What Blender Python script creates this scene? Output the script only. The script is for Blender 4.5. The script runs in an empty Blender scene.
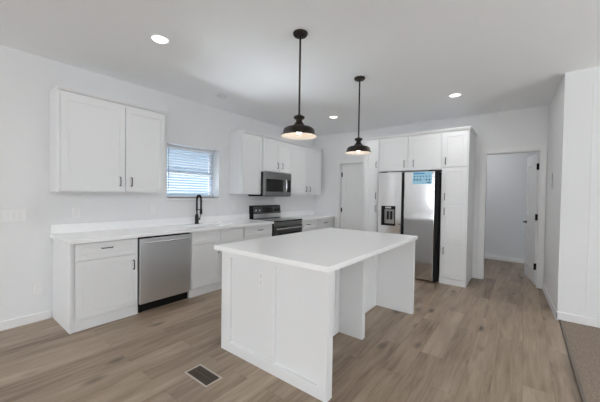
import bpy, bmesh, math, random
from mathutils import Vector, Matrix
random.seed(7)
sc = bpy.context.scene
C = sc.collection
PI = math.pi

# ------------------------------------------------------------------ camera
YAW, PITCH, ROLL = 0.6569, -0.0207, 0.0148
cam_d = bpy.data.cameras.new('camera'); cam = bpy.data.objects.new('camera', cam_d); C.objects.link(cam)
cam_d.sensor_fit = 'HORIZONTAL'; cam_d.sensor_width = 36; cam_d.lens = 290.94 * 36 / 600
cam_d.clip_start = 0.05; cam_d.clip_end = 200
fw = Vector((-math.sin(YAW)*math.cos(PITCH), math.cos(YAW)*math.cos(PITCH), math.sin(PITCH)))
rt = Vector((math.cos(YAW), math.sin(YAW), 0)); up = rt.cross(fw)
r2 = math.cos(ROLL)*rt + math.sin(ROLL)*up; u2 = -math.sin(ROLL)*rt + math.cos(ROLL)*up
M = Matrix((r2, u2, -fw)).transposed().to_4x4(); M.translation = Vector((4.0406, 0, 1.3756))
cam.matrix_world = M
sc.camera = cam

# ------------------------------------------------------------------ world, light, exposure
w = bpy.data.worlds.new('sky'); sc.world = w; w.use_nodes = True
bg = w.node_tree.nodes['Background']
bg.inputs[0].default_value = (0.58, 0.76, 0.93, 1); bg.inputs[1].default_value = 1.05
sc.view_settings.view_transform = 'Standard'; sc.view_settings.look = 'None'
sc.view_settings.gamma = 1; sc.view_settings.use_curve_mapping = False
sc.view_settings.exposure = -0.2
sc.cycles.diffuse_bounces = 12; sc.cycles.max_bounces = 14; sc.cycles.glossy_bounces = 5

def area(name, loc, direction, sx, sy, watts, col=(1, 1, 1)):
    l = bpy.data.lights.new(name, 'AREA'); l.shape = 'RECTANGLE'; l.size = sx; l.size_y = sy
    l.energy = watts; l.color = col
    o = bpy.data.objects.new(name, l); C.objects.link(o); o.location = loc
    o.rotation_euler = Vector(direction).to_track_quat('-Z', 'Z').to_euler()
    return o
DAY = (0.965, 0.985, 1.0)
# daylight through the living-room windows behind and to the right of the camera (sky and bright ground outside)
area('daylight_back', (1.35, -6.30, 1.55), (0, 1, 0.5), 2.2, 1.4, 72, DAY)
area('daylight_back', (5.35, -6.30, 1.55), (0, 1, 0.5), 2.8, 1.4, 92, DAY)
area('daylight_right', (8.62, -3.0, 1.5), (-1, 0, 0.6), 2.6, 1.5, 60, DAY)
area('daylight_right', (8.62, 1.6, 1.5), (-1, 0, 0.6), 2.6, 1.5, 60, DAY)
# added fill lights outside those windows, aimed up to brighten the ceiling
area('ceiling_fill', (3.6, -7.3, -0.1), (0, 0.75, 1), 7.5, 1.6, 1700, DAY)
area('ceiling_fill', (9.6, -0.6, -0.1), (-0.75, 0, 1), 1.6, 7.5, 950, DAY)
# light thrown up by the bright yard outside the kitchen window
area('daylight_kitchen', (-1.5, 2.57, -0.15), (1, 0, 1.1), 1.9, 1.6, 1350, (0.95, 0.98, 1.0))

# ------------------------------------------------------------------ materials
def mat(name, col, rough=0.5, metal=0.0, bump=0.0, bscale=200, noise=0.0, nscale=6, **kw):
    m = bpy.data.materials.new(name); m.use_nodes = True
    nt = m.node_tree; b = nt.nodes['Principled BSDF']
    b.inputs['Base Color'].default_value = (*col, 1); b.inputs['Roughness'].default_value = rough
    b.inputs['Metallic'].default_value = metal
    for k, v in kw.items(): b.inputs[k.replace('_', ' ')].default_value = v
    tc = nt.nodes.new('ShaderNodeTexCoord')
    if noise:
        n = nt.nodes.new('ShaderNodeTexNoise'); n.inputs['Scale'].default_value = nscale; n.inputs['Detail'].default_value = 4
        nt.links.new(tc.outputs['Object'], n.inputs['Vector'])
        mx = nt.nodes.new('ShaderNodeMix'); mx.data_type = 'RGBA'
        mx.inputs[6].default_value = (*[c*(1-noise) for c in col], 1); mx.inputs[7].default_value = (*[min(1, c*(1+noise)) for c in col], 1)
        nt.links.new(n.outputs['Fac'], mx.inputs[0]); nt.links.new(mx.outputs[2], b.inputs['Base Color'])
    if bump:
        n2 = nt.nodes.new('ShaderNodeTexNoise'); n2.inputs['Scale'].default_value = bscale; n2.inputs['Detail'].default_value = 3
        nt.links.new(tc.outputs['Object'], n2.inputs['Vector'])
        bp = nt.nodes.new('ShaderNodeBump'); bp.inputs['Strength'].default_value = bump; bp.inputs['Distance'].default_value = 0.002
        nt.links.new(n2.outputs['Fac'], bp.inputs['Height']); nt.links.new(bp.outputs[0], b.inputs['Normal'])
    return m

WALL = mat('wall_paint', (0.755, 0.76, 0.765), 0.75, bump=0.15, bscale=90, noise=0.01)
CEIL = mat('ceiling_paint', (0.915, 0.935, 0.95), 0.85, bump=0.25, bscale=70, noise=0.01)
TRIM = mat('trim_paint', (0.77, 0.77, 0.77), 0.4, noise=0.01)
CAB = mat('cabinet_paint', (0.755, 0.76, 0.765), 0.38, noise=0.01, nscale=3)
INNER = mat('cabinet_gap', (0.35, 0.35, 0.35), 0.7, noise=0.02)
QUARTZ = mat('white_quartz', (0.90, 0.905, 0.905), 0.22, noise=0.015, nscale=14)
PULL = mat('dark_nickel', (0.10, 0.10, 0.10), 0.35, 0.9, noise=0.05)
BRIGHT = mat('bright_metal', (0.90, 0.90, 0.91), 0.25, 1.0, noise=0.03)
BLACK = mat('black_metal', (0.008, 0.008, 0.008), 0.4, noise=0.1, Specular_IOR_Level=0.25)
BRONZE = mat('dark_bronze', (0.028, 0.022, 0.017), 0.38, 0.6, noise=0.15)
BPLASTIC = mat('black_plastic', (0.008, 0.008, 0.008), 0.6, noise=0.1, Specular_IOR_Level=0.2)
BGLASS = mat('black_glass', (0.006, 0.006, 0.007), 0.06, noise=0.05)
WPLASTIC = mat('white_plastic', (0.80, 0.80, 0.79), 0.35, noise=0.01)
GREYPL = mat('grey_plastic', (0.45, 0.45, 0.45), 0.4, noise=0.03)
ENAMEL = mat('white_enamel', (0.85, 0.80, 0.74), 0.4, noise=0.01)

def steel(name, col, rough, stretch=(1, 1, 120)):
    m = bpy.data.materials.new(name); m.use_nodes = True; nt = m.node_tree; b = nt.nodes['Principled BSDF']
    b.inputs['Metallic'].default_value = 1.0
    tc = nt.nodes.new('ShaderNodeTexCoord'); mp = nt.nodes.new('ShaderNodeMapping'); mp.inputs['Scale'].default_value = stretch
    n = nt.nodes.new('ShaderNodeTexNoise'); n.inputs['Scale'].default_value = 4; n.inputs['Detail'].default_value = 5
    nt.links.new(tc.outputs['Object'], mp.inputs[0]); nt.links.new(mp.outputs[0], n.inputs['Vector'])
    mx = nt.nodes.new('ShaderNodeMix'); mx.data_type = 'RGBA'
    mx.inputs[6].default_value = (*[c*0.94 for c in col], 1); mx.inputs[7].default_value = (*[c*1.06 for c in col], 1)
    nt.links.new(n.outputs['Fac'], mx.inputs[0]); nt.links.new(mx.outputs[2], b.inputs['Base Color'])
    mr = nt.nodes.new('ShaderNodeMapRange'); mr.inputs[3].default_value = rough*0.85; mr.inputs[4].default_value = rough*1.15
    nt.links.new(n.outputs['Fac'], mr.inputs[0]); nt.links.new(mr.outputs[0], b.inputs['Roughness'])
    return m
STEEL_DW = steel('brushed_steel', (0.75, 0.755, 0.77), 0.34)
STEEL_FR = steel('polished_steel', (0.67, 0.67, 0.675), 0.10)
STEEL_RG = steel('black_steel', (0.12, 0.12, 0.12), 0.28)
STEEL_MW = steel('dark_steel', (0.27, 0.27, 0.27), 0.3)

def emis(name, col, s):
    m = bpy.data.materials.new(name); m.use_nodes = True; b = m.node_tree.nodes['Principled BSDF']
    b.inputs['Base Color'].default_value = (*col, 1); b.inputs['Emission Color'].default_value = (*col, 1)
    b.inputs['Emission Strength'].default_value = s
    return m
LAMP = emis('lamp_lens', (1, 0.98, 0.95), 4)
BULB = emis('warm_bulb', (1, 0.86, 0.74), 28)

def wood():
    m = bpy.data.materials.new('vinyl_plank'); m.use_nodes = True; nt = m.node_tree; L = nt.links.new
    b = nt.nodes['Principled BSDF']; N = nt.nodes.new
    tc = N('ShaderNodeTexCoord')
    rot = N('ShaderNodeMapping'); rot.inputs['Rotation'].default_value = (0, 0, PI/2)      # planks run along y
    L(tc.outputs['Object'], rot.inputs[0])
    br = N('ShaderNodeTexBrick'); br.offset = 0.37; br.inputs['Scale'].default_value = 1
    br.inputs['Brick Width'].default_value = 1.22; br.inputs['Row Height'].default_value = 0.18
    br.inputs['Mortar Size'].default_value = 0.0008; br.inputs['Mortar Smooth'].default_value = 0.3
    br.inputs['Color1'].default_value = (0, 0, 0, 1); br.inputs['Color2'].default_value = (1, 1, 1, 1); br.inputs['Mortar'].default_value = (0.5, 0.5, 0.5, 1)
    br.inputs['Bias'].default_value = 0
    L(rot.outputs[0], br.inputs['Vector'])
    # offset the grain of each plank by its random value
    sc_ = N('ShaderNodeVectorMath'); sc_.operation = 'SCALE'; sc_.inputs['Scale'].default_value = 17.0
    L(br.outputs['Color'], sc_.inputs[0])
    ad = N('ShaderNodeVectorMath'); ad.operation = 'ADD'; L(tc.outputs['Object'], ad.inputs[0]); L(sc_.outputs[0], ad.inputs[1])
    mg = N('ShaderNodeMapping'); mg.inputs['Scale'].default_value = (16, 1.3, 1); L(ad.outputs[0], mg.inputs[0])
    g = N('ShaderNodeTexNoise'); g.inputs['Scale'].default_value = 1.6; g.inputs['Detail'].default_value = 8; g.inputs['Roughness'].default_value = 0.62; g.inputs['Distortion'].default_value = 0.6
    L(mg.outputs[0], g.inputs['Vector'])
    mb_ = N('ShaderNodeMapping'); mb_.inputs['Scale'].default_value = (4.5, 0.8, 1); L(ad.outputs[0], mb_.inputs[0])
    g2 = N('ShaderNodeTexNoise'); g2.inputs['Scale'].default_value = 1.3; g2.inputs['Detail'].default_value = 3; L(mb_.outputs[0], g2.inputs['Vector'])
    # knots
    mk = N('ShaderNodeMapping'); mk.inputs['Scale'].default_value = (3.4, 1.5, 1); L(ad.outputs[0], mk.inputs[0])
    vo = N('ShaderNodeTexVoronoi'); vo.inputs['Scale'].default_value = 1.0; L(mk.outputs[0], vo.inputs['Vector'])
    kr = N('ShaderNodeMapRange'); kr.inputs[1].default_value = 0.03; kr.inputs[2].default_value = 0.17; kr.inputs[3].default_value = 0.22; kr.inputs[4].default_value = 1.0
    L(vo.outputs['Distance'], kr.inputs[0])
    ramp = N('ShaderNodeValToRGB'); e = ramp.color_ramp.elements
    e[0].position = 0.30; e[0].color = (0.130, 0.088, 0.056, 1); e[1].position = 0.72; e[1].color = (0.430, 0.335, 0.248, 1)
    x = ramp.color_ramp.elements.new(0.5); x.color = (0.290, 0.216, 0.152, 1)
    mixv = N('ShaderNodeMath'); mixv.operation = 'MULTIPLY_ADD'; mixv.inputs[1].default_value = 0.55
    L(g.outputs['Fac'], mixv.inputs[0])
    m2 = N('ShaderNodeMath'); m2.operation = 'MULTIPLY'; m2.inputs[1].default_value = 0.45; L(g2.outputs['Fac'], m2.inputs[0]); L(m2.outputs[0], mixv.inputs[2])
    sep = N('ShaderNodeSeparateColor'); L(br.outputs['Color'], sep.inputs[0])
    m3 = N('ShaderNodeMath'); m3.operation = 'MULTIPLY_ADD'; m3.inputs[1].default_value = 0.14; L(sep.outputs[0], m3.inputs[0]); L(mixv.outputs[0], m3.inputs[2])
    m4 = N('ShaderNodeMath'); m4.operation = 'SUBTRACT'; m4.inputs[1].default_value = 0.07; L(m3.outputs[0], m4.inputs[0])
    L(m4.outputs[0], ramp.inputs[0])
    mul = N('ShaderNodeMix'); mul.data_type = 'RGBA'; mul.blend_type = 'MULTIPLY'; mul.inputs[0].default_value = 1
    L(ramp.outputs[0], mul.inputs[6]); L(kr.outputs[0], mul.inputs[7])
    mo = N('ShaderNodeMix'); mo.data_type = 'RGBA'; mo.inputs[7].default_value = (0.10, 0.08, 0.065, 1)
    L(br.outputs['Fac'], mo.inputs[0]); L(mul.outputs[2], mo.inputs[6]); L(mo.outputs[2], b.inputs['Base Color'])
    b.inputs['Roughness'].default_value = 0.36
    bp = N('ShaderNodeBump'); bp.inputs['Strength'].default_value = 0.12; bp.inputs['Distance'].default_value = 0.001
    L(g.outputs['Fac'], bp.inputs['Height']); L(bp.outputs[0], b.inputs['Normal'])
    return m
WOOD = wood()

def carpet():
    m = bpy.data.materials.new('carpet_pile'); m.use_nodes = True; nt = m.node_tree; b = nt.nodes['Principled BSDF']; L = nt.links.new
    tc = nt.nodes.new('ShaderNodeTexCoord'); n = nt.nodes.new('ShaderNodeTexNoise'); n.inputs['Scale'].default_value = 190; n.inputs['Detail'].default_value = 6
    L(tc.outputs['Object'], n.inputs['Vector'])
    r = nt.nodes.new('ShaderNodeValToRGB'); e = r.color_ramp.elements
    e[0].position = 0.35; e[0].color = (0.14, 0.105, 0.078, 1); e[1].position = 0.68; e[1].color = (0.37, 0.295, 0.23, 1)
    L(n.outputs['Fac'], r.inputs[0]); L(r.outputs[0], b.inputs['Base Color']); b.inputs['Roughness'].default_value = 1
    bp = nt.nodes.new('ShaderNodeBump'); bp.inputs['Strength'].default_value = 0.6; bp.inputs['Distance'].default_value = 0.006
    L(n.outputs['Fac'], bp.inputs['Height']); L(bp.outputs[0], b.inputs['Normal'])
    return m
CARPET = carpet()

def slat_mat():
    m = mat('blind_vinyl', (0.85, 0.87, 0.90), 0.5, noise=0.01)
    nt = m.node_tree; b = nt.nodes['Principled BSDF']; out = nt.nodes['Material Output']
    t = nt.nodes.new('ShaderNodeBsdfTranslucent'); t.inputs[0].default_value = (0.75, 0.85, 0.95, 1)
    mx = nt.nodes.new('ShaderNodeMixShader'); mx.inputs[0].default_value = 0.35
    nt.links.new(b.outputs[0], mx.inputs[1]); nt.links.new(t.outputs[0], mx.inputs[2]); nt.links.new(mx.outputs[0], out.inputs[0])
    return m
SLAT = slat_mat()
def glass_mat():
    m = bpy.data.materials.new('window_glass'); m.use_nodes = True; nt = m.node_tree; out = nt.nodes['Material Output']
    tr = nt.nodes.new('ShaderNodeBsdfTransparent'); tr.inputs[0].default_value = (0.93, 0.96, 0.98, 1)
    gl = nt.nodes.new('ShaderNodeBsdfGlossy'); gl.inputs['Roughness'].default_value = 0.02
    fr = nt.nodes.new('ShaderNodeFresnel'); mx = nt.nodes.new('ShaderNodeMixShader')
    nt.links.new(fr.outputs[0], mx.inputs[0]); nt.links.new(tr.outputs[0], mx.inputs[1]); nt.links.new(gl.outputs[0], mx.inputs[2]); nt.links.new(mx.outputs[0], out.inputs[0])
    return m
GLASS = glass_mat()

# ------------------------------------------------------------------ mesh helpers
class MB:
    def __init__(s): s.bm = bmesh.new(); s.o = Vector((0, 0, 0))
    def box(s, x0, x1, y0, y1, z0, z1, rz=0):
        if x0 > x1: x0, x1 = x1, x0
        if y0 > y1: y0, y1 = y1, y0
        if z0 > z1: z0, z1 = z1, z0
        v = [s.bm.verts.new((x, y, z)) for x in (x0, x1) for y in (y0, y1) for z in (z0, z1)]
        for f in ((0, 1, 3, 2), (4, 6, 7, 5), (0, 4, 5, 1), (2, 3, 7, 6), (0, 2, 6, 4), (1, 5, 7, 3)): s.bm.faces.new([v[i] for i in f])
        if rz:
            c = Vector(((x0+x1)/2, (y0+y1)/2, 0)); bmesh.ops.rotate(s.bm, verts=v, cent=c, matrix=Matrix.Rotation(rz, 3, 'Z'))
        return v
    def prism(s, pts, z0, z1):
        a = [s.bm.verts.new((x, y, z0)) for x, y in pts]; b = [s.bm.verts.new((x, y, z1)) for x, y in pts]; n = len(pts)
        s.bm.faces.new(a[::-1]); s.bm.faces.new(b)
        for i in range(n): s.bm.faces.new((a[i], a[(i+1) % n], b[(i+1) % n], b[i]))
    def prism_y(s, pts, y0, y1):                       # pts in x,z
        a = [s.bm.verts.new((x, y0, z)) for x, z in pts]; b = [s.bm.verts.new((x, y1, z)) for x, z in pts]; n = len(pts)
        s.bm.faces.new(a); s.bm.faces.new(b[::-1])
        for i in range(n): s.bm.faces.new((a[i], b[i], b[(i+1) % n], a[(i+1) % n]))
    def tube(s, pts, r, n=12, cap=True):
        pts = [Vector(p) for p in pts]; rings = []
        rr = r if isinstance(r, (list, tuple)) else [r]*len(pts)
        prev = None
        for i, p in enumerate(pts):
            d = (pts[min(i+1, len(pts)-1)] - pts[max(i-1, 0)]).normalized()
            if prev is None:
                a = Vector((0, 0, 1)) if abs(d.z) < 0.9 else Vector((1, 0, 0)); u = d.cross(a).normalized()
            else:
                u = (prev - d*prev.dot(d)).normalized()
            prev = u; v = d.cross(u)
            rings.append([s.bm.verts.new(p + rr[i]*(math.cos(2*PI*k/n)*u + math.sin(2*PI*k/n)*v)) for k in range(n)])
        for i in range(len(rings)-1):
            for k in range(n): s.bm.faces.new((rings[i][k], rings[i][(k+1) % n], rings[i+1][(k+1) % n], rings[i+1][k]))
        if cap: s.bm.faces.new(rings[0][::-1]); s.bm.faces.new(rings[-1])
    def lathe(s, prof, x=0, y=0, n=32, axis='z', org=None):
        rings = []
        for r, z in prof:
            ring = []
            for k in range(n):
                c, q = r*math.cos(2*PI*k/n), r*math.sin(2*PI*k/n)
                ring.append(s.bm.verts.new((x+c, y+q, z)) if axis == 'z' else s.bm.verts.new((org[0]+z, org[1]+c, org[2]+q)) if axis == 'x' else s.bm.verts.new((org[0]+c, org[1]-z, org[2]+q)))
            rings.append(ring)
        for i in range(len(rings)-1):
            for k in range(n): s.bm.faces.new((rings[i][k], rings[i][(k+1) % n], rings[i+1][(k+1) % n], rings[i+1][k]))
        if prof[0][0] > 1e-5: s.bm.faces.new(rings[0][::-1])
        if prof[-1][0] > 1e-5: s.bm.faces.new(rings[-1])
    def build(s, name, m, parent=None, bevel=0.0, smooth=False, base=None):
        bmesh.ops.remove_doubles(s.bm, verts=s.bm.verts, dist=1e-6)
        bmesh.ops.recalc_face_normals(s.bm, faces=s.bm.faces)
        off = base
        if off is None and parent is not None: off = wloc(parent)
        if off is not None:
            for v in s.bm.verts: v.co -= Vector(off)
        me = bpy.data.meshes.new(name); s.bm.to_mesh(me); s.bm.free()
        me.materials.append(m)
        if smooth:
            for p in me.polygons: p.use_smooth = True
            me.set_sharp_from_angle(angle=math.radians(35)) if hasattr(me, 'set_sharp_from_angle') else None
        o = bpy.data.objects.new(name, me); C.objects.link(o)
        if parent is not None: o.parent = parent
        elif base is not None: o.location = base
        if bevel:
            b = o.modifiers.new('edge', 'BEVEL'); b.width = bevel; b.segments = 2; b.limit_method = 'ANGLE'; b.angle_limit = math.radians(40)
        return o
def wloc(o):
    l = Vector((0, 0, 0))
    while o is not None: l += Vector(o.location); o = o.parent
    return l
def thing(name, label, cat, loc, group=None):
    o = bpy.data.objects.new(name, None); C.objects.link(o); o.location = loc; o.empty_display_size = 0.1
    o['label'] = label; o['category'] = cat
    if group: o['group'] = group
    return o
def tag(o, label, cat, group=None):
    o['label'] = label; o['category'] = cat
    if group: o['group'] = group
    return o
def struct(o): o['kind'] = 'structure'; return o
def sbox(name, m, *b, bevel=0.0):
    q = MB(); q.box(*b); return struct(q.build(name, m, base=(b[0], b[2], b[4]), bevel=bevel))

# front-face mapping: face '+x' -> (a=y, d towards +x);  '-y' -> (a=x, d towards -y)
def fmap(face, plane):
    if face == '+x': return lambda a, d, z: (plane+d, a, z)
    if face == '-y': return lambda a, d, z: (a, plane-d, z)
    if face == '+y': return lambda a, d, z: (a, plane+d, z)
    if face == '-x': return lambda a, d, z: (plane-d, a, z)
def fbox(mb, face, plane, a0, a1, d0, d1, z0, z1):
    f = fmap(face, plane); p, q = f(a0, d0, z0), f(a1, d1, z1)
    mb.box(p[0], q[0], p[1], q[1], p[2], q[2])
def shaker(mb, face, plane, a0, a1, z0, z1, t=0.02, fr=0.06, rec=0.006, fz=None):
    """one manifold board with a recessed centre panel"""
    f = fmap(face, plane); fz = fz or fr; bm = mb.bm
    def q(a_0, a_1, z_0, z_1, d): return [bm.verts.new(f(*p)) for p in ((a_0, d, z_0), (a_1, d, z_0), (a_1, d, z_1), (a_0, d, z_1))]
    A = q(a0, a1, z0, z1, 0); B = q(a0, a1, z0, z1, t)
    Ci = q(a0+fr, a1-fr, z0+fz, z1-fz, t); D = q(a0+fr+.002, a1-fr-.002, z0+fz+.002, z1-fz-.002, t-rec)
    bm.faces.new(A)
    for X, Y in ((A, B), (B, Ci), (Ci, D)):
        for i in range(4): bm.faces.new((X[i], X[(i+1) % 4], Y[(i+1) % 4], Y[i]))
    bm.faces.new(D)
def pull(face, plane, a, z, length, vertical, parent, m=PULL):
    f = fmap(face, plane); q = MB(); h = length/2
    if vertical:
        pts = [(a, .001, z-h+.008), (a, .024, z-h+.006), (a, .028, z-h+.014), (a, .028, z+h-.014), (a, .024, z+h-.012), (a, .001, z+h-.008)]
    else:
        pts = [(a-h+.008, .001, z), (a-h+.006, .024, z), (a-h+.014, .028, z), (a+h-.014, .028, z), (a+h-.012, .024, z), (a+h-.008, .001, z)]
    q.tube([f(*p) for p in pts], 0.0055, 10)
    return q.build('handle', m, parent, smooth=True)
def door(face, plane, a0, a1, z0, z1, parent, hz=None, ha=None, hv=True, hl=0.115, name='door', fr=0.06, m=CAB):
    q = MB(); shaker(q, face, plane, a0+.002, a1-.002, z0+.002, z1-.002, fr=fr)
    d = q.build(name, m, parent)
    if hz is not None: pull(face, plane+(.02 if face[0] == '+' else -.02), ha, hz, hl, hv, d)
    return d

CH = 2.7803; YW = 5.767; XR = 8.5; YB = -6.2; XL2 = -1.6; YS = -0.9
# ------------------------------------------------------------------ room shell
sbox('floor', WOOD, XL2-.1, 4.4, YB-.1, 8.0, -.05, 0)
q = MB(); q.box(4.4, XR+.1, -1.3, 4.42, -.05, 0.012); q.box(XL2-.1, XR+.1, YB-.1, -1.3, -.05, .012); struct(q.build('floor_carpet', CARPET, base=(4.4, 0, 0)))
sbox('trim_1', mat('transition_strip', (0.13, 0.10, 0.075), 0.4, noise=0.1), 4.382, 4.408, -1.3, 4.38, 0.0, 0.016, bevel=.004)
sbox('ceiling', CEIL, XL2-.1, XR+.1, YB-.1, 8.0, CH, CH+.05)
# wall behind the sink, with the window opening
WY0, WY1, WZ0, WZ1 = 2.125, 3.02, 1.30, 2.095
q = MB()
q.box(-.25, 0, YS, WY0, 0, CH); q.box(-.25, 0, WY1, 5.9, 0, CH); q.box(-.25, 0, WY0, WY1, 0, WZ0); q.box(-.25, 0, WY0, WY1, WZ1, CH)
struct(q.build('wall_left', WALL))
q = MB(); q.box(XL2-.1, XL2, YB, YS, 0, CH); q.box(XL2-.1, -.25, YS, YS+.1, 0, CH)
struct(q.build('wall_left_living', WALL))
# fridge wall with two door openings
D1 = (0.72, 1.285, 2.10); D2 = (3.51, 4.225, 2.115)
q = MB(); T = .11
q.box(-.25, D1[0], YW, YW+T, 0, CH); q.box(D1[1], D2[0], YW, YW+T, 0, CH); q.box(D2[1], 4.42, YW, YW+T, 0, CH)
q.box(D1[0], D1[1], YW, YW+T, D1[2], CH); q.box(D2[0], D2[1], YW, YW+T, D2[2], CH)
struct(q.build('wall_back', WALL))
# short return wall and the living-room partition to its right
q = MB(); q.prism([(4.300, YW), (4.366, 4.386), (4.50, 4.386), (4.50, YW)], 0, CH); struct(q.build('wall_right_return', WALL))
q = MB(); q.box(4.50, XR+.1, 4.386, 4.50, 0, CH); struct(q.build('wall_right', WALL))
# corridor behind the right-hand doorway, closet behind the left one
q = MB(); q.box(2.6, 5.0, 7.76, 7.86, 0, CH); q.box(2.6, 2.7, YW+T, 7.76, 0, CH); q.box(4.90, 5.0, YW+T, 7.76, 0, CH); q.box(4.42, 5.0, YW, YW+T, 0, CH)
struct(q.build('wall_corridor', WALL))
sbox('baseboard_corridor', TRIM, 2.7, 4.9, 7.745, 7.76, 0, .085, bevel=.003)
# far sides of the living room, with window openings that let the daylight in
def wall_open(name, axis, pos, t, a0, a1, opens):
    q = MB()
    def b(p0, p1, z0, z1):
        if axis == 'y': q.box(p0, p1, pos, pos+t, z0, z1)
        else: q.box(pos, pos+t, p0, p1, z0, z1)
    cur = a0
    for o0, o1, z0, z1 in opens:
        b(cur, o0, 0, CH); b(o0, o1, 0, z0); b(o0, o1, z1, CH); cur = o1
    b(cur, a1, 0, CH)
    return struct(q.build(name, WALL))
wall_open('wall_front', 'y', YB-.12, .12, XL2-.1, XR+.1, [(.2, 2.5, .8, 2.3), (3.9, 6.8, .8, 2.3)])
wall_open('wall_east', 'x', XR, .12, YB, 4.5, [(-4.35, -1.65, .7, 2.3), (.25, 2.95, .7, 2.3)])
sbox('ground', mat('gravel_yard', (0.30, 0.33, 0.36), .9, noise=.2, nscale=3), -40, -.6, -30, 40, -.75, -.7)

# baseboards and casings
sbox('baseboard_left', TRIM, 0, .013, YS, .838, 0, .088, bevel=.003)
sbox('baseboard_back', TRIM, 3.365, 3.437, YW-.013, YW, 0, .088, bevel=.003)
q = MB(); q.prism([(4.3005, YW-.013), (4.3665-.001, 4.373), (4.353, 4.373), (4.2875, YW-.013)], 0, .088); struct(q.build('baseboard_return', TRIM))
sbox('baseboard_right', TRIM, 4.353, XR, 4.373, 4.386, 0.012, .10, bevel=.003)
sbox('trim_2', TRIM, 4.596, 4.610, 4.383, 4.386, .10, CH, bevel=.002)

def casing(name, x0, x1, zt, wd, left=True, right=True, wl=None, wr=None):
    q = MB(); wl = wl or wd; wr = wr or wd; y0, y1 = YW-.016, YW
    q.box(x0-wl, x0, y0, y1, 0, zt+wd); q.box(x1, x1+wr, y0, y1, 0, zt+wd); q.box(x0, x1, y0, y1, zt, zt+wd)
    # jamb lining and stop
    q.box(x0, x0+.012, YW, YW+T, 0, zt); q.box(x1-.012, x1, YW, YW+T, 0, zt); q.box(x0+.012, x1-.012, YW, YW+T, zt-.012, zt)
    return struct(q.build(name, TRIM, bevel=.002))
casing('trim_3', *D1, .075)
casing('trim_4', *D2, .075, wr=.068)

# ---- door_1: closed two-panel door left of the tall cabinet
def panel_door(mb, face, plane, a0, a1, z0, z1, t, panels):
    """slab with raised-edge recessed panels on the front face"""
    f = fmap(face, plane); bm = mb.bm
    fbox(mb, face, plane, a0, a1, -t, -.012, z0, z1)
    cur = z0
    fbox(mb, face, plane, a0, a0+.11, -.012, 0, z0, z1); fbox(mb, face, plane, a1-.11, a1, -.012, 0, z0, z1)
    for p0, p1 in panels:
        fbox(mb, face, plane, a0+.11, a1-.11, -.012, 0, cur, p0); cur = p1
        fbox(mb, face, plane, a0+.14, a1-.14, -.012, -.010, p0+.03, p1-.03)
    fbox(mb, face, plane, a0+.11, a1-.11, -.012, 0, cur, z1)
d1 = bpy.data.objects.new('door_1', None); C.objects.link(d1); d1.location = (D1[0], YW+.07, 0); struct(d1)
q = MB(); panel_door(q, '-y', YW+.07, D1[0]+.014, D1[1]-.014, .012, D1[2]-.014, .035, [(.25, .88), (1.08, 1.93)]); q.build('door_leaf', TRIM, d1)
for hz in (1.85, 1.05, .28):
    q = MB(); q.box(D1[0]+.001, D1[0]+.034, YW+.058, YW+.0699, hz-.05, hz+.05); q.tube([(D1[0]+.020, YW+.052, hz-.05), (D1[0]+.020, YW+.052, hz+.05)], .008, 10); q.build('hinge', BPLASTIC, d1)
# ---- door_2: open leaf in the corridor doorway
d2 = bpy.data.objects.new('door_2', None); C.objects.link(d2); d2.location = (4.205, YW+T, 0); struct(d2)
q = MB()
L2 = .70
panel_door(q, '-x', 0, .012, L2, .012, D2[2]-.014, .035, [(.25, .88), (1.08, 1.93)])
lf = q.build('door_leaf', TRIM, d2, base=(0, 0, 0))
q = MB()
q.lathe([(.026, 0), (.026, .008), (.012, .010), (.012, .04), (.0, .04)], n=20, axis='x', org=(0, 0, 0))
for v in q.bm.verts: v.co = Vector((-v.co.x, v.co.y + L2-.07, v.co.z + .96))
q.tube([(-.045, L2-.07, .96), (-.05, L2-.10, .96), (-.048, L2-.18, .958)], [.009, .008, .007], 10)
q.build('door_handle', BPLASTIC, lf, base=(0, 0, 0), smooth=True)
for hz in (1.875, 1.08, .30):
    q = MB(); q.box(-.001, .036, -.004, .0115, hz-.05, hz+.05); q.tube([(-.008, -.004, hz-.05), (-.008, -.004, hz+.05)], .009, 10); q.build('hinge', BPLASTIC, lf, base=(0, 0, 0))
d2.rotation_euler.z = math.atan2(4.205-4.07, .72)
d2.location = (4.195, YW+T+.012, 0)

# ---- window_1 over the sink
w1 = bpy.data.objects.new('window_1', None); C.objects.link(w1); w1.location = (-.25, WY0, WZ0); struct(w1)
q = MB()
q.box(-.25, -.218, WY0, WY0+.04, WZ0, WZ1); q.box(-.25, -.218, WY1-.04, WY1, WZ0, WZ1)
q.box(-.25, -.218, WY0+.04, WY1-.04, WZ0, WZ0+.04); q.box(-.25, -.218, WY0+.04, WY1-.04, WZ1-.04, WZ1)
q.box(-.245, -.222, WY0+.04, WY1-.04, 1.655, 1.71)
q.build('window_frame', TRIM, w1)
q = MB(); q.box(-.236, -.232, WY0+.035, WY1-.035, WZ0+.035, WZ1-.035); q.build('window_pane', GLASS, w1)
q = MB(); q.box(-.204, .022, WY0+.001, WY1-.001, WZ0+.0, WZ0+.016); q.box(.0005, .022, WY0-.02, WY1+.02, WZ0-.028, WZ0+.016); q.build('window_sill', TRIM, w1, bevel=.003)

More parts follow.
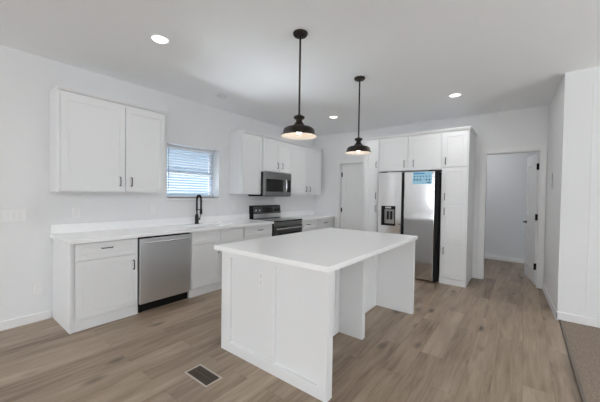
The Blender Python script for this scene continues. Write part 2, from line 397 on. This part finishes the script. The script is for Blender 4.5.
# blind
bl = thing('window_blind', 'white horizontal slat blind lowered in the window above the sink', 'blind', (-.15, (WY0+WY1)/2, WZ1))
BX = -.182
q = MB(); q.box(BX-.028, BX+.03, WY0+.004, WY1-.004, WZ1-.032, WZ1-.002); q.build('head_rail', TRIM, bl, bevel=.003)
q = MB(); n = 18; top = WZ1-.058; bot = WZ0+.055
for i in range(n):
    z = top-(top-bot)*i/(n-1)
    v = q.box(BX-.024, BX+.024, WY0+.004, WY1-.004, z-.0013, z+.0013)
    bmesh.ops.rotate(q.bm, verts=v, cent=(BX, 0, z), matrix=Matrix.Rotation(math.radians(-20), 3, 'Y'))
q.build('slats', SLAT, bl)
q = MB(); q.box(BX-.022, BX+.022, WY0+.012, WY1-.012, WZ0+.022, WZ0+.04); q.build('bottom_rail', TRIM, bl, bevel=.003)
for yy in (WY0+.12, WY1-.12):
    q = MB(); q.tube([(BX+.027, yy, WZ0+.03), (BX+.027, yy, WZ1-.05)], .0012, 6); q.build('ladder_cord', WPLASTIC, bl)
q = MB(); q.tube([(BX+.042, WY0+.10, WZ1-.05), (BX+.045, WY0+.10, 1.44)], .004, 8); q.build('tilt_wand', mat('clear_wand', (.30, .36, .42), .2, noise=.02), bl)

# ------------------------------------------------------------------ base cabinets on the sink wall
FX = .59                      # carcass front, doors stand to .61
def base_cabinet(y0, y1, label, fronts, end_left=False):
    t = thing('base_cabinet', label, 'cabinet', (0.3, (y0+y1)/2, 0), 'base cabinets on the sink wall')
    q = MB(); q.box(.003, FX-.001, y0+.001, y1-.001, .105, .874); q.build('body', CAB, t)
    q = MB(); q.box(.05, FX+.004, y0+(.001), y1-.001, 0, .1045); q.build('toe_kick', CAB, t)
    if end_left:
        q = MB(); q.prism_y([(.003, 0), (.603, 0), (.603, .108), (.612, .108), (.612, .874), (.003, .874)], y0-.018, y0+.0005); q.build('end_panel', CAB, t)
    for kind, a0, a1, z0, z1, ha, hz in fronts:
        if kind == 'drawer': door('+x', FX, a0, a1, z0, z1, t, hz, ha, False, name='drawer', fr=.045)
        elif kind == 'false': door('+x', FX, a0, a1, z0, z1, t, name='false_drawer_front', fr=.045)
        else: door('+x', FX, a0, a1, z0, z1, t, hz, ha)
    return t
base_cabinet(.872, 1.482, 'white base cabinet with one drawer, at the left end of the counter',
    [('drawer', .895, 1.470, .70, .862, 1.17, .800), ('door', .895, 1.470, .115, .69, 1.427, .575)], True)
base_cabinet(2.122, 3.03, 'white sink base cabinet under the window, right of the dishwasher',
    [('false', 2.145, 2.600, .70, .862, 0, None), ('false', 2.604, 3.02, .70, .862, 0, None),
     ('door', 2.145, 2.600, .115, .69, 2.555, .59), ('door', 2.604, 3.02, .115, .69, 2.65, .59)])
base_cabinet(3.032, 3.685, 'white base cabinet with one drawer pull, left of the range',
    [('drawer', 3.045, 3.675, .70, .862, 3.385, .793), ('door', 3.045, 3.675, .115, .69, 3.10, .59)])
base_cabinet(4.482, 5.05, 'white base cabinet directly right of the range',
    [('drawer', 4.495, 5.040, .70, .862, 4.74, .785), ('door', 4.495, 5.040, .115, .69, 4.99, .59)])
base_cabinet(5.052, 5.762, 'white base cabinet in the corner by the closet door',
    [('drawer', 5.060, 5.700, .70, .862, 5.375, .780), ('door', 5.060, 5.700, .115, .69, 5.12, .59)])

# ------------------------------------------------------------------ countertops
def counter_with_sink():
    q = MB(); X1 = .637; a0, a1 = .836, 3.686; s0, s1, sx0, sx1 = 2.24, 2.93, .17, .53
    q.box(.002, X1, a0, s0, .875, .914); q.box(.002, X1, s1, a1, .875, .914)
    q.box(.002, sx0, s0, s1, .875, .914); q.box(sx1, X1, s0, s1, .875, .914)
    q.box(.002, .022, a0, a1, .914, 1.016)
    return q
t = counter_with_sink().build('countertop', QUARTZ, base=(.3, 2.2, .875))
tag(t, 'long white quartz countertop with low upstand, running under the window to the range', 'countertop')
q = MB(); q.box(.002, .637, 4.481, 5.765, .875, .914); q.box(.002, .022, 4.481, 5.765, .914, 1.016)
tag(q.build('countertop', QUARTZ, base=(.3, 5.1, .875)), 'short white countertop right of the range in the corner', 'countertop')
# sink
q = MB(); s0, s1, sx0, sx1 = 2.245, 2.925, .175, .525
q.box(sx0, sx1, s0, s1, .875-.0, .876); 
for f in list(q.bm.faces): q.bm.faces.remove(f)
q = MB(); th = .006; zb = .70
q.box(sx0-.003, sx1+.003, s0-.003, s1+.003, zb, zb+th); q.box(sx0-.003, sx0+th, s0, s1, zb+th, .873); q.box(sx1-th, sx1+.003, s0, s1, zb+th, .873)
q.box(sx0+th, sx1-th, s0-.003, s0+th, zb+th, .873); q.box(sx0+th, sx1-th, s1-th, s1+.003, zb+th, .873)
sk = thing('sink', 'white undermount sink sunk in the counter below the window', 'sink', (.35, 2.585, .70))
q.build('basin', ENAMEL, sk, bevel=.002)
q = MB(); q.lathe([(.0, zb+th+.001), (.042, zb+th+.001), (.042, zb+th+.004), (0, zb+th+.003)], .35, 2.585, 24); q.build('drain', BRIGHT, sk)

# faucet
fa = thing('faucet', 'tall black spring faucet standing behind the sink under the window', 'faucet', (.10, 2.545, .914))
fx, fy = .10, 2.545
q = MB(); q.lathe([(.032, .9145), (.032, .922), (.028, .928), (.027, 1.03), (.020, 1.06), (0, 1.06)], fx, fy, 24); q.build('base', BLACK, fa, smooth=True)
q = MB()
arc = [(fx, fy, 1.03), (fx, fy, 1.27)] + [(fx+.054*(1-math.cos(a)), fy, 1.275+.07*math.sin(a)) for a in [PI*k/12 for k in range(1, 12)]] + [(fx+.108, fy, 1.27), (fx+.108, fy, 1.20)]
q.tube(arc, .011, 12); q.build('spout', BLACK, fa, smooth=True)
q = MB()
# spring coil around the spout
pts = []; P = [Vector(p) for p in arc]; seg = [0]
for i in range(1, len(P)): seg.append(seg[-1]+(P[i]-P[i-1]).length)
def at(s):
    for i in range(1, len(P)):
        if s <= seg[i] or i == len(P)-1:
            k = (s-seg[i-1])/(seg[i]-seg[i-1]); return P[i-1].lerp(P[i], k), (P[i]-P[i-1]).normalized()
turns = 44
for k in range(turns*8+1):
    s = seg[-1]*(.18+.80*k/(turns*8)); p, d = at(s); u = Vector((0, 1, 0)); v = d.cross(u); a = 2*PI*k/8
    pts.append(p + 0.0155*(math.cos(a)*u+math.sin(a)*v))
q.tube(pts, .003, 5); q.build('spring', BLACK, fa, smooth=True)
q = MB(); q.lathe([(.0, 1.06), (.017, 1.065), (.019, 1.09), (.015, 1.15), (.013, 1.21), (0, 1.215)], fx+.108, fy, 20); q.build('spray_head', BLACK, fa, smooth=True)
q = MB(); q.tube([(fx+.015, fy, 1.13), (fx+.095, fy, 1.13)], .006, 8); q.tube([(fx+.108, fy, 1.122), (fx+.108, fy, 1.138)], .021, 16); q.lathe([(.013, 1.115), (.013, 1.145)], fx, fy, 16); q.build('spray_holder', BLACK, fa, smooth=True)
q = MB(); q.tube([(fx, fy+.018, .985), (fx, fy+.052, .985)], .013, 14); q.tube([(fx, fy+.047, .99), (fx+.012, fy+.062, 1.06)], [.006, .005], 8); q.build('lever', BLACK, fa, smooth=True)

# ------------------------------------------------------------------ dishwasher
dw = thing('dishwasher', 'stainless steel dishwasher under the counter between white cabinets', 'dishwasher', (.3, 1.8, 0))
q = MB(); q.box(.05, FX, 1.487, 2.117, .10, .866); q.build('body', BPLASTIC, dw)
q = MB(); q.box(FX+.001, .628, 1.490, 2.114, .105, .852); q.build('door', STEEL_DW, dw, bevel=.004)
q = MB(); q.box(FX+.001, .622, 1.490, 2.114, .8525, .8655); q.build('control_strip', BPLASTIC, dw)
q = MB(); q.box(.08, .570, 1.492, 2.112, .0, .099); q.build('toe_kick', BPLASTIC, dw)
q = MB(); q.box(.571, .585, 1.50, 1.53, .0, .06); q.build('foot', BPLASTIC, dw)
q = MB(); q.tube([(.629, 1.53, .806), (.655, 1.535, .806)]+[(.655+.012*math.sin(PI*k/8), 1.545+.515*k/8, .806) for k in range(1, 8)]+[(.655, 2.069, .806), (.629, 2.074, .806)], .010, 12)
q.build('handle', BRIGHT, dw, smooth=True)

# ------------------------------------------------------------------ range
RY0, RY1 = 3.690, 4.480
rg = thing('range', 'black and dark stainless electric range with glass cooktop, below the microwave', 'range', (.33, (RY0+RY1)/2, 0))
q = MB(); q.box(.03, .62, RY0+.002, RY1-.002, .03, .895); q.build('body', BPLASTIC, rg, bevel=.003)
q = MB(); q.box(.10, .655, RY0+.001, RY1-.001, .896, .918); q.build('cooktop', BGLASS, rg, bevel=.004)
for bx, by, br in ((.27, RY0+.21, .085), (.27, RY1-.21, .07), (.50, RY0+.21, .07), (.50, RY1-.21, .10)):
    q = MB()
    q.lathe([(br, .9181), (br, .9186), (br-.004, .9186), (br-.004, .9181)], bx, by, 32); q.build('burner_ring', GREYPL, rg)
q = MB(); q.prism_y([(.003, .90), (.095, .90), (.095, 1.00), (.075, 1.155), (.06, 1.165), (.003, 1.165)], RY0+.002, RY1-.002); bgd = q.build('backguard', BPLASTIC, rg, bevel=.004)
q = MB(); q.prism_y([(.0955, .925), (.0995, .925), (.0995, 1.005), (.0955, 1.005)], RY0+.03, RY1-.01); q.build('steel_band', STEEL_DW, rg)
q = MB()
sl = (.075-.095)/(1.155-1.0)
q.prism_y([(.095-.010*.13+.0003, 1.012), (.0995-.010*.13, 1.012), (.0995+sl*.135, 1.147), (.0955+sl*.135, 1.147)], RY0+.03, RY1-.01); cp = q.build('control_panel', STEEL_RG, rg)
q = MB(); q.prism_y([(.101+sl*.03, 1.03), (.101+sl*.03+.001, 1.03), (.101+sl*.12+.001, 1.12), (.101+sl*.12, 1.12)], RY0+.27, RY1-.24); q.build('display', BGLASS, cp)
for ky in (RY0+.08, RY0+.17, RY1-.17, RY1-.08):
    q = MB(); q.lathe([(.021, 0), (.023, .004), (.019, .024), (0, .026)], n=20, axis='x', org=(.099+sl*.075, ky, 1.075)); q.build('knob', BRIGHT if ky < 4 else BPLASTIC, rg, smooth=True)
q = MB(); q.box(.621, .650, RY0+.004, RY1-.004, .825, .893); q.build('front_trim', STEEL_MW, rg, bevel=.004)
q = MB(); q.box(.621, .652, RY0+.004, RY1-.004, .30, .818); dr = q.build('oven_door', STEEL_RG, rg, bevel=.004)
q = MB(); q.box(.6525, .6545, RY0+.09, RY1-.09, .38, .70); q.build('oven_window', BGLASS, dr)
q = MB(); q.tube([(.653, RY0+.06, .775), (.69, RY0+.06, .775)], .009, 10); q.tube([(.653, RY1-.06, .775), (.69, RY1-.06, .775)], .009, 10); q.tube([(.69, RY0+.03, .775), (.69, RY1-.03, .775)], .012, 12); q.build('handle', STEEL_FR, dr, smooth=True)
q = MB(); q.box(.621, .650, RY0+.004, RY1-.004, .06, .292); q.build('drawer', STEEL_RG, rg, bevel=.004)

# ------------------------------------------------------------------ wall cabinets
UX = .31
def wall_cabinet(y0, y1, z0, label, doors, x1=UX, ztop=2.40):
    t = thing('wall_cabinet', label, 'cabinet', (.003, (y0+y1)/2, z0), 'wall cabinets on the sink wall')
    q = MB(); q.box(.003, x1-.001, y0, y1, z0, ztop); q.build('body', CAB, t)
    for a0, a1, ha in doors: door('+x', x1, a0, a1, z0+.012, ztop-.03, t, z0+.13, ha)
    q = MB(); q.prism_y([(.003, ztop), (x1+.022, ztop), (x1+.03, ztop+.008), (x1+.045, ztop+.033), (x1+.045, ztop+.04), (.003, ztop+.04)], y0, y1); q.build('crown', CAB, t)
    return t
UZ = 1.372
t = wall_cabinet(.832, 1.935, UZ, 'wide white two-door wall cabinet left of the window', [(.85, 1.452, 1.395), (1.456, 1.925, 1.517)])
wall_cabinet(3.225, 3.698, UZ, 'narrow single-door white wall cabinet between window and microwave', [(3.24, 3.692, 3.655)])
wall_cabinet(3.700, 4.493, 1.79, 'short white wall cabinet with two doors above the microwave', [(3.708, 4.135, 4.075), (4.139, 4.485, 4.205)], x1=.33)
wall_cabinet(4.495, 5.605, UZ, 'white two-door wall cabinet right of the microwave', [(4.505, 5.072, 5.01), (5.076, 5.595, 5.14)])

# microwave
MY0, MY1 = 3.668, 4.425
mw = thing('microwave', 'stainless over-the-range microwave with dark window, under the short wall cabinet', 'microwave', (.2, 4.05, 1.35))
q = MB(); q.box(.003, .375, MY0, MY1, 1.342, 1.778); q.build('body', BPLASTIC, mw, bevel=.002)
q = MB(); q.box(.376, .405, MY0, MY1, 1.352, 1.775); fd = q.build('door', STEEL_MW, mw, bevel=.004)
q = MB(); q.box(.4055, .4075, MY0+.06, MY0+.52, 1.43, 1.655); q.build('window', BGLASS, fd)
q = MB(); q.box(.4055, .4075, MY0+.62, MY1-.02, 1.43, 1.655); q.build('control_panel', BGLASS, mw)
q = MB(); ya = MY0+.57
q.tube([(.406, ya, 1.43), (.435, ya, 1.44), (.447, ya, 1.50), (.449, ya, 1.545), (.447, ya, 1.59), (.435, ya, 1.65), (.406, ya, 1.66)], .011, 12); q.build('handle', BRIGHT, fd, smooth=True)

# ------------------------------------------------------------------ tall cabinets around the fridge
YP = 5.06                     # carcass front; doors stand to 5.04
def crown_y(x0, x1, parent):
    q = MB(); zt = 2.405
    prof = [(YW-.003, zt), (5.040, zt), (5.030, zt+.012), (5.014, zt+.036), (5.014, zt+.045), (YW-.003, zt+.045)]
    a = [q.bm.verts.new((x0, y, z)) for y, z in prof]; b = [q.bm.verts.new((x1, y, z)) for y, z in prof]; n = len(prof)
    q.bm.faces.new(a); q.bm.faces.new(b[::-1])
    for i in range(n): q.bm.faces.new((a[i], b[i], b[(i+1) % n], a[(i+1) % n]))
    return q.build('crown', CAB, parent)
def tall_cabinet(x0, x1, label, d0, d1, hx):
    t = thing('pantry_cabinet', label, 'cabinet', ((x0+x1)/2, 5.4, 0), 'tall cabinets beside the refrigerator')
    q = MB(); q.box(x0, x1, YP+.001, YW-.003, .09, 2.405); q.build('body', CAB, t)
    q = MB(); q.box(x0, x1, YP-.014, YW-.003, 0, .0895); q.build('toe_kick', CAB, t)
    for z0, z1, hz in ((1.845, 2.385, 1.945), (1.285, 1.835, 1.385), (.650, 1.275, 1.150), (.10, .640, .530)):
        door('-y', YP, d0, d1, z0, z1, t, hz, hx, hl=.12)
    crown_y(x0, x1+.02 if x1 > 3 else x1, t)
    return t
tall_cabinet(2.985, 3.360, 'tall white pantry cabinet right of the refrigerator', 3.000, 3.345, 3.043)
tall_cabinet(1.665, 1.948, 'narrow tall white pantry cabinet left of the refrigerator', 1.675, 1.935, 1.899)
t = thing('fridge_cabinet', 'white two-door cabinet above the refrigerator', 'cabinet', (2.45, 5.4, 1.81))
q = MB(); q.box(1.949, 2.984, YP+.001, YW-.003, 1.812, 2.405); q.build('body', CAB, t)
door('-y', YP, 1.96, 2.455, 1.822, 2.385, t, 1.935, 2.400, hl=.13); door('-y', YP, 2.459, 2.975, 1.822, 2.385, t, 1.935, 2.553, hl=.13)
crown_y(1.949, 2.984, t)

# ------------------------------------------------------------------ refrigerator
fr = thing('refrigerator', 'stainless side-by-side refrigerator between the tall white cabinets', 'refrigerator', (2.44, 5.3, 0))
q = MB(); q.box(1.972, 2.962, 5.035, 5.72, .03, 1.775); q.build('body', BPLASTIC, fr, bevel=.004)
q = MB(); q.box(1.99, 2.94, 5.032, 5.6, .0, .0295); q.build('base_grille', BPLASTIC, fr)
YD = 4.955
# left door with the dispenser opening
DX0, DX1, DZ0, DZ1 = 2.045, 2.285, .870, 1.205
q = MB()
q.box(1.978, DX0, YD, 5.03, .025, 1.79); q.box(DX1, 2.388, YD, 5.03, .025, 1.79); q.box(DX0, DX1, YD, 5.03, .025, DZ0); q.box(DX0, DX1, YD, 5.03, DZ1, 1.79)
q.box(DX0, DX1, 5.02, 5.03, DZ0, DZ1)
ld = q.build('freezer_door', STEEL_FR, fr)
q = MB(); q.box(DX0-.004, DX1+.004, YD-.004, YD-.0005, DZ1-.05, DZ1+.004); q.box(DX0-.004, DX0+.03, YD-.004, YD-.0005, DZ0-.004, DZ1-.05); q.box(DX1-.012, DX1+.004, YD-.004, YD-.0005, DZ0-.004, DZ1-.05); q.box(DX0+.03, DX1-.012, YD-.004, YD-.0005, DZ0-.004, DZ0+.012)
q.box(DX0+.001, DX1-.001, YD+.058, YD+.064, DZ0+.001, DZ1-.001)
dp = q.build('water_dispenser', BPLASTIC, ld)
q = MB(); q.box(DX0+.035, DX1-.02, YD+.045, YD+.057, DZ0+.03, DZ1-.06); q.build('dispenser_back', STEEL_MW, dp)
for px in (DX0+.10, DX0+.16):
    q = MB(); q.box(px-.018, px+.018, YD+.03, YD+.044, DZ0+.10, DZ1-.09); q.build('paddle', BPLASTIC, dp, bevel=.003)
q = MB(); q.box(DX0+.07, DX1-.07, YD-.0125, YD-.0045, DZ1-.038, DZ1-.01); q.build('display', GREYPL, dp)
q = MB(); q.box(2.430, 2.910, YD, 5.03, .025, 1.79); rd = q.build('fridge_door', STEEL_FR, fr, bevel=.008)
q = MB(); q.box(2.389, 2.4295, YD+.025, 5.03, .05, 1.785); q.build('recessed_grip', BPLASTIC, fr)
q = MB(); q.box(2.911, 2.958, YD+.012, 5.03, .025, 1.785); q.build('door_side', BPLASTIC, rd)
for hx in (2.06, 2.86):
    q = MB(); q.box(hx-.05, hx+.05, 4.975, 5.09, 1.7905, 1.805); q.build('hinge_cover', BPLASTIC, fr, bevel=.004)
q = MB(); q.box(2.345, 2.382, YD-.003, YD-.0005, .893, .905); q.build('badge', PULL, ld)
# sheet on the fridge door
po = thing('paper_sheet', 'light blue printed sheet taped to the upper right refrigerator door', 'paper', (2.71, YD-.002, 1.69))
SKYB = mat('blue_paper', (.36, .63, .78), .7, noise=.08, nscale=20)
q = MB(); q.box(2.565, 2.868, YD-.0022, YD-.0008, 1.582, 1.782); q.build('sheet', SKYB, po)
q = MB(); q.box(2.585, 2.755, YD-.0032, YD-.0023, 1.745, 1.765); q.build('heading_band', mat('mid_blue_ink', (.09, .30, .60), .7, noise=.1), po)
q = MB(); ink = mat('navy_ink', (.04, .10, .25), .7, noise=.1)
q.bm.free()
for i, px in enumerate((2.60, 2.645, 2.69, 2.735, 2.785, 2.83)):
    q = MB(); q.box(px-.009, px+.009, YD-.0032, YD-.0023, 1.695+.006*(i % 2), 1.716); q.build('printed_icon', ink, po)
    if i != 3: q = MB(); q.box(px-.011, px+.011, YD-.0032, YD-.0023, 1.640-.004*(i % 2), 1.666); q.build('printed_icon', ink, po)
q = MB(); q.box(2.79, 2.85, YD-.0032, YD-.0023, 1.600, 1.616); q.build('printed_icon', ink, po)

# ------------------------------------------------------------------ island
IX0, IX1, IY0, IY1 = 1.845, 3.056, 1.591, 3.564
isl = thing('kitchen_island', 'white kitchen island with end panels and open seating bays', 'island', (2.45, 2.58, 0))
CX0, CXB, CX1 = 1.925, 2.583, 3.035
YE = 1.645
q = MB(); q.box(CX0+.001, CXB, YE+.001, 3.53, .0, .873); q.build('body', CAB, isl)
# front end: two recessed panels framed by stiles and rails
q = MB()
ys, yr = 1.62, 1.643
q.box(CX0, CX1-.001, yr, YE, 0, .873)
for a0, a1 in ((CX0, 2.041), (2.485, 2.563), (2.962, CX1-.001)): q.box(a0, a1, ys, yr, 0, .873)
for a0, a1 in ((2.041, 2.485), (2.563, 2.962)): q.box(a0, a1, ys, yr, 0, .083); q.box(a0, a1, ys, yr, .830, .873)
q.build('end_panel', CAB, isl)
q = MB(); q.box(CXB+.001, CX1, YE+.0005, 1.690, 0, .873); q.build('support_panel', CAB, isl)
q = MB(); q.box(CXB+.001, 2.846, 2.552, 2.608, 0, .873); q.build('support_panel', CAB, isl)
q = MB(); q.box(CXB+.001, CX1, 3.484, 3.540, 0, .873); q.build('support_panel', CAB, isl)
for a0, a1 in ((1.700, 2.545), (2.615, 3.478)):
    q = MB(); shaker(q, '+x', CXB+.0005, a0, a1, .002, .872, t=.012, fr=.07, rec=.007); q.build('bay_back_panel', CAB, isl)
q = MB(); q.box(2.375, 2.418, 1.638, 1.6425, .64, .755)
ot = q.build('outlet', WPLASTIC, isl, bevel=.002)
q = MB(); q.box(2.387, 2.406, 1.6370, 1.6379, .655, .69); q.box(2.387, 2.406, 1.6370, 1.6379, .705, .74); q.build('socket', mat('light_grey_plastic', (.70, .70, .70), .4, noise=.02), ot)
# drawers and doors on the working side, facing the range
for k in range(3):
    a0 = 1.66+k*.62
    door('-x', CX0, a0, a0+.615, .70, .862, isl, .78, a0+.31, False, name='drawer', fr=.045)
    door('-x', CX0, a0, a0+.615, .115, .69, isl, .60, a0+.55)
q = MB(); q.box(IX0, IX1, IY0, IY1, .874, .914)
tag(q.build('countertop', QUARTZ, base=(2.45, 2.58, .874), bevel=.004), 'large white quartz slab on top of the kitchen island', 'countertop')

# ------------------------------------------------------------------ pendant lamps
def pendant(x, y, label):
    t = thing('pendant_lamp', label, 'lamp', (x, y, CH), 'pendant lamps over the island')
    q = MB(); q.lathe([(0, CH-.030), (.02, CH-.030), (.055, CH-.024), (.064, CH-.012), (.064, CH-.0005)], x, y, 32); q.build('canopy', BRONZE, t, smooth=True)
    q = MB(); q.tube([(x, y, 2.068), (x, y, CH-.029)], .0085, 12); q.build('rod', BRONZE, t, smooth=True)
    q = MB(); q.lathe([(0, 2.078), (.016, 2.076), (.024, 2.068), (.045, 2.060), (.049, 2.050), (.044, 2.040), (.030, 2.034), (.026, 2.022), (.030, 2.010), (.040, 1.998), (.050, 1.986), (.052, 1.975), (0, 1.975)], x, y, 28); q.build('neck', BRONZE, t, smooth=True)
    q = MB()
    out = [(.050, 1.980), (.075, 1.972), (.112, 1.962), (.130, 1.950), (.137, 1.935), (.140, 1.915), (.150, 1.903), (.158, 1.893), (.158, 1.889)]
    q.lathe(out+[(.1555, 1.889)], x, y, 40)
    # open shell: remove caps
    bmesh.ops.delete(q.bm, geom=[f for f in q.bm.faces if len(f.verts) > 4], context='FACES_ONLY')
    sh = q.build('shade', BRONZE, t, smooth=True)
    q = MB(); q.lathe([(r-.0025, z-.0008) for r, z in [(.0505, 1.975)]+out[1:-1]]+[(.1555, 1.889)], x, y, 40)
    bmesh.ops.delete(q.bm, geom=[f for f in q.bm.faces if len(f.verts) > 4], context='FACES_ONLY')
    q.build('shade_lining', ENAMEL, sh, smooth=True)
    q = MB(); q.lathe([(0, 1.974), (.02, 1.974), (.02, 1.955), (0, 1.955)], x, y, 20); q.build('socket', BPLASTIC, t)
    q = MB(); q.lathe([(0, 1.905), (.010, 1.907), (.019, 1.913), (.022, 1.923), (.019, 1.935), (.013, 1.945), (.012, 1.9545)], x, y, 20); q.build('bulb', BULB, t, smooth=True)
    return t
pendant(2.466, 2.012, 'dark bronze dome pendant lamp over the near end of the island')
pendant(2.452, 3.190, 'dark bronze dome pendant lamp over the far end of the island')

# recessed ceiling lights
def downlight(x, y, label, lit=True, r=.085, watts=5):
    t = thing('recessed_light', label, 'ceiling light', (x, y, CH), 'recessed ceiling lights')
    q = MB(); prof = [(r, CH-.0005), (r+.004, CH-.012), (r-.012, CH-.009), (r-.018, CH-.004), (r-.018, CH-.0005)]
    q.lathe(prof, x, y, 36); bmesh.ops.delete(q.bm, geom=[f for f in q.bm.faces if len(f.verts) > 4], context='FACES_ONLY')
    q.build('trim_ring', TRIM, t, smooth=True)
    q = MB(); q.lathe([(0, CH-.004), (r-.019, CH-.004), (r-.019, CH-.001), (0, CH-.001)], x, y, 32); q.build('lens', LAMP if lit else WPLASTIC, t)
    if lit:
        l = bpy.data.lights.new('downlight', 'AREA'); l.shape = 'DISK'; l.size = 2*r-.04; l.energy = watts; l.color = (1, 1, 1)
        o = bpy.data.objects.new('downlight', l); C.objects.link(o); o.location = (0, 0, -.011); o.parent = t
downlight(1.371, 1.333, 'lit recessed ceiling light nearest the left wall cabinet', watts=3.5)
downlight(3.250, 4.477, 'lit recessed ceiling light in front of the pantry cabinet', watts=7)
downlight(1.298, 4.503, 'lit recessed ceiling light between the two pendant lamps', watts=7)
downlight(.583, 2.622, 'small unlit recessed ceiling light above the sink window', False, .07)

downlight(3.3, 6.9, 'added recessed light, out of view, brightening the corridor behind the doorway', watts=8)  # added lamp, hidden above the door head, to lift the dim corridor

# ------------------------------------------------------------------ switches, outlets, register
def plate(face, plane, a0, a1, z0, z1, name, label, cat, items, m=WPLASTIC, grp=None):
    f = fmap(face, plane); c = f((a0+a1)/2, 0, (z0+z1)/2)
    t = thing(name, label, cat, c, grp)
    q = MB(); fbox(q, face, plane, a0, a1, .0005, .006, z0, z1); q.build('plate', m, t, bevel=.002)
    for nm, b0, b1, c0, c1, mm in items:
        q = MB(); fbox(q, face, plane, b0, b1, .0062, .0095, c0, c1); q.build(nm, mm, t)
    return t
def outlet(face, plane, a, z, label, w=.075, h=.115):
    return plate(face, plane, a-w/2, a+w/2, z-h/2, z+h/2, 'wall_outlet', label, 'outlet',
        [('socket', a-.017, a+.017, z+.006, z+.038, TRIM), ('socket', a-.017, a+.017, z-.038, z-.012, TRIM)], grp='wall outlets')
plate('+x', 0, .435, .645, 1.07, 1.185, 'light_switch', 'white four-gang rocker switch plate on the wall left of the counter', 'switch',
    [('rocker', .435+.027+k*.046-.012, .435+.027+k*.046+.024-.012, 1.093, 1.163, TRIM) for k in range(4)])
outlet('+x', 0, 1.062, 1.14, 'white outlet above the counter below the left wall cabinet')
outlet('+x', 0, 1.92, 1.152, 'white outlet above the dishwasher just left of the window')
outlet('+x', 0, .73, .35, 'white outlet low on the wall left of the base cabinets')
outlet('+x', 0, 3.35, 1.16, 'white outlet above the counter between window and range')
plate('-x', 4.331, 5.09, 5.165, 1.50, 1.72, 'thermostat', 'small white control on the return wall right of the open door', 'thermostat',
    [('screen', 5.105, 5.15, 1.62, 1.69, GREYPL), ('slider', 5.12, 5.135, 1.53, 1.59, GREYPL)], m=mat('pale_grey_plastic', (.55, .55, .55), .4, noise=.02))

vr = thing('floor_register', 'dark slotted floor register with pale frame, set in the wood floor by the island', 'vent', (2.154, 1.282, 0))
VX0, VX1, VY0, VY1 = 2.008, 2.290, 1.212, 1.356
REGF = mat('register_frame', (.50, .44, .38), .45, .3, noise=.05)
q = MB(); f_ = .014
q.box(VX0, VX1, VY0, VY0+f_, .0005, .005); q.box(VX0, VX1, VY1-f_, VY1, .0005, .005); q.box(VX0, VX0+f_, VY0+f_, VY1-f_, .0005, .005); q.box(VX1-f_, VX1, VY0+f_, VY1-f_, .0005, .005)
q.build('frame', REGF, vr)
REGB = mat('register_bronze', (.085, .065, .05), .6, noise=.1)
q = MB(); q.box(VX0+f_, VX1-f_, VY0+f_, VY1-f_, .0003, .0012); q.build('duct_opening', BPLASTIC, vr)
q = MB()
for k in range(22):
    xx = VX0+f_+.006+k*(VX1-VX0-2*f_-.012)/21; q.box(xx-.0028, xx+.0028, VY0+f_, VY1-f_, .0013, .0045)
q.box(VX0+f_, VX1-f_, 1.281, 1.287, .0013, .0048)
q.build('louvers', REGB, vr)
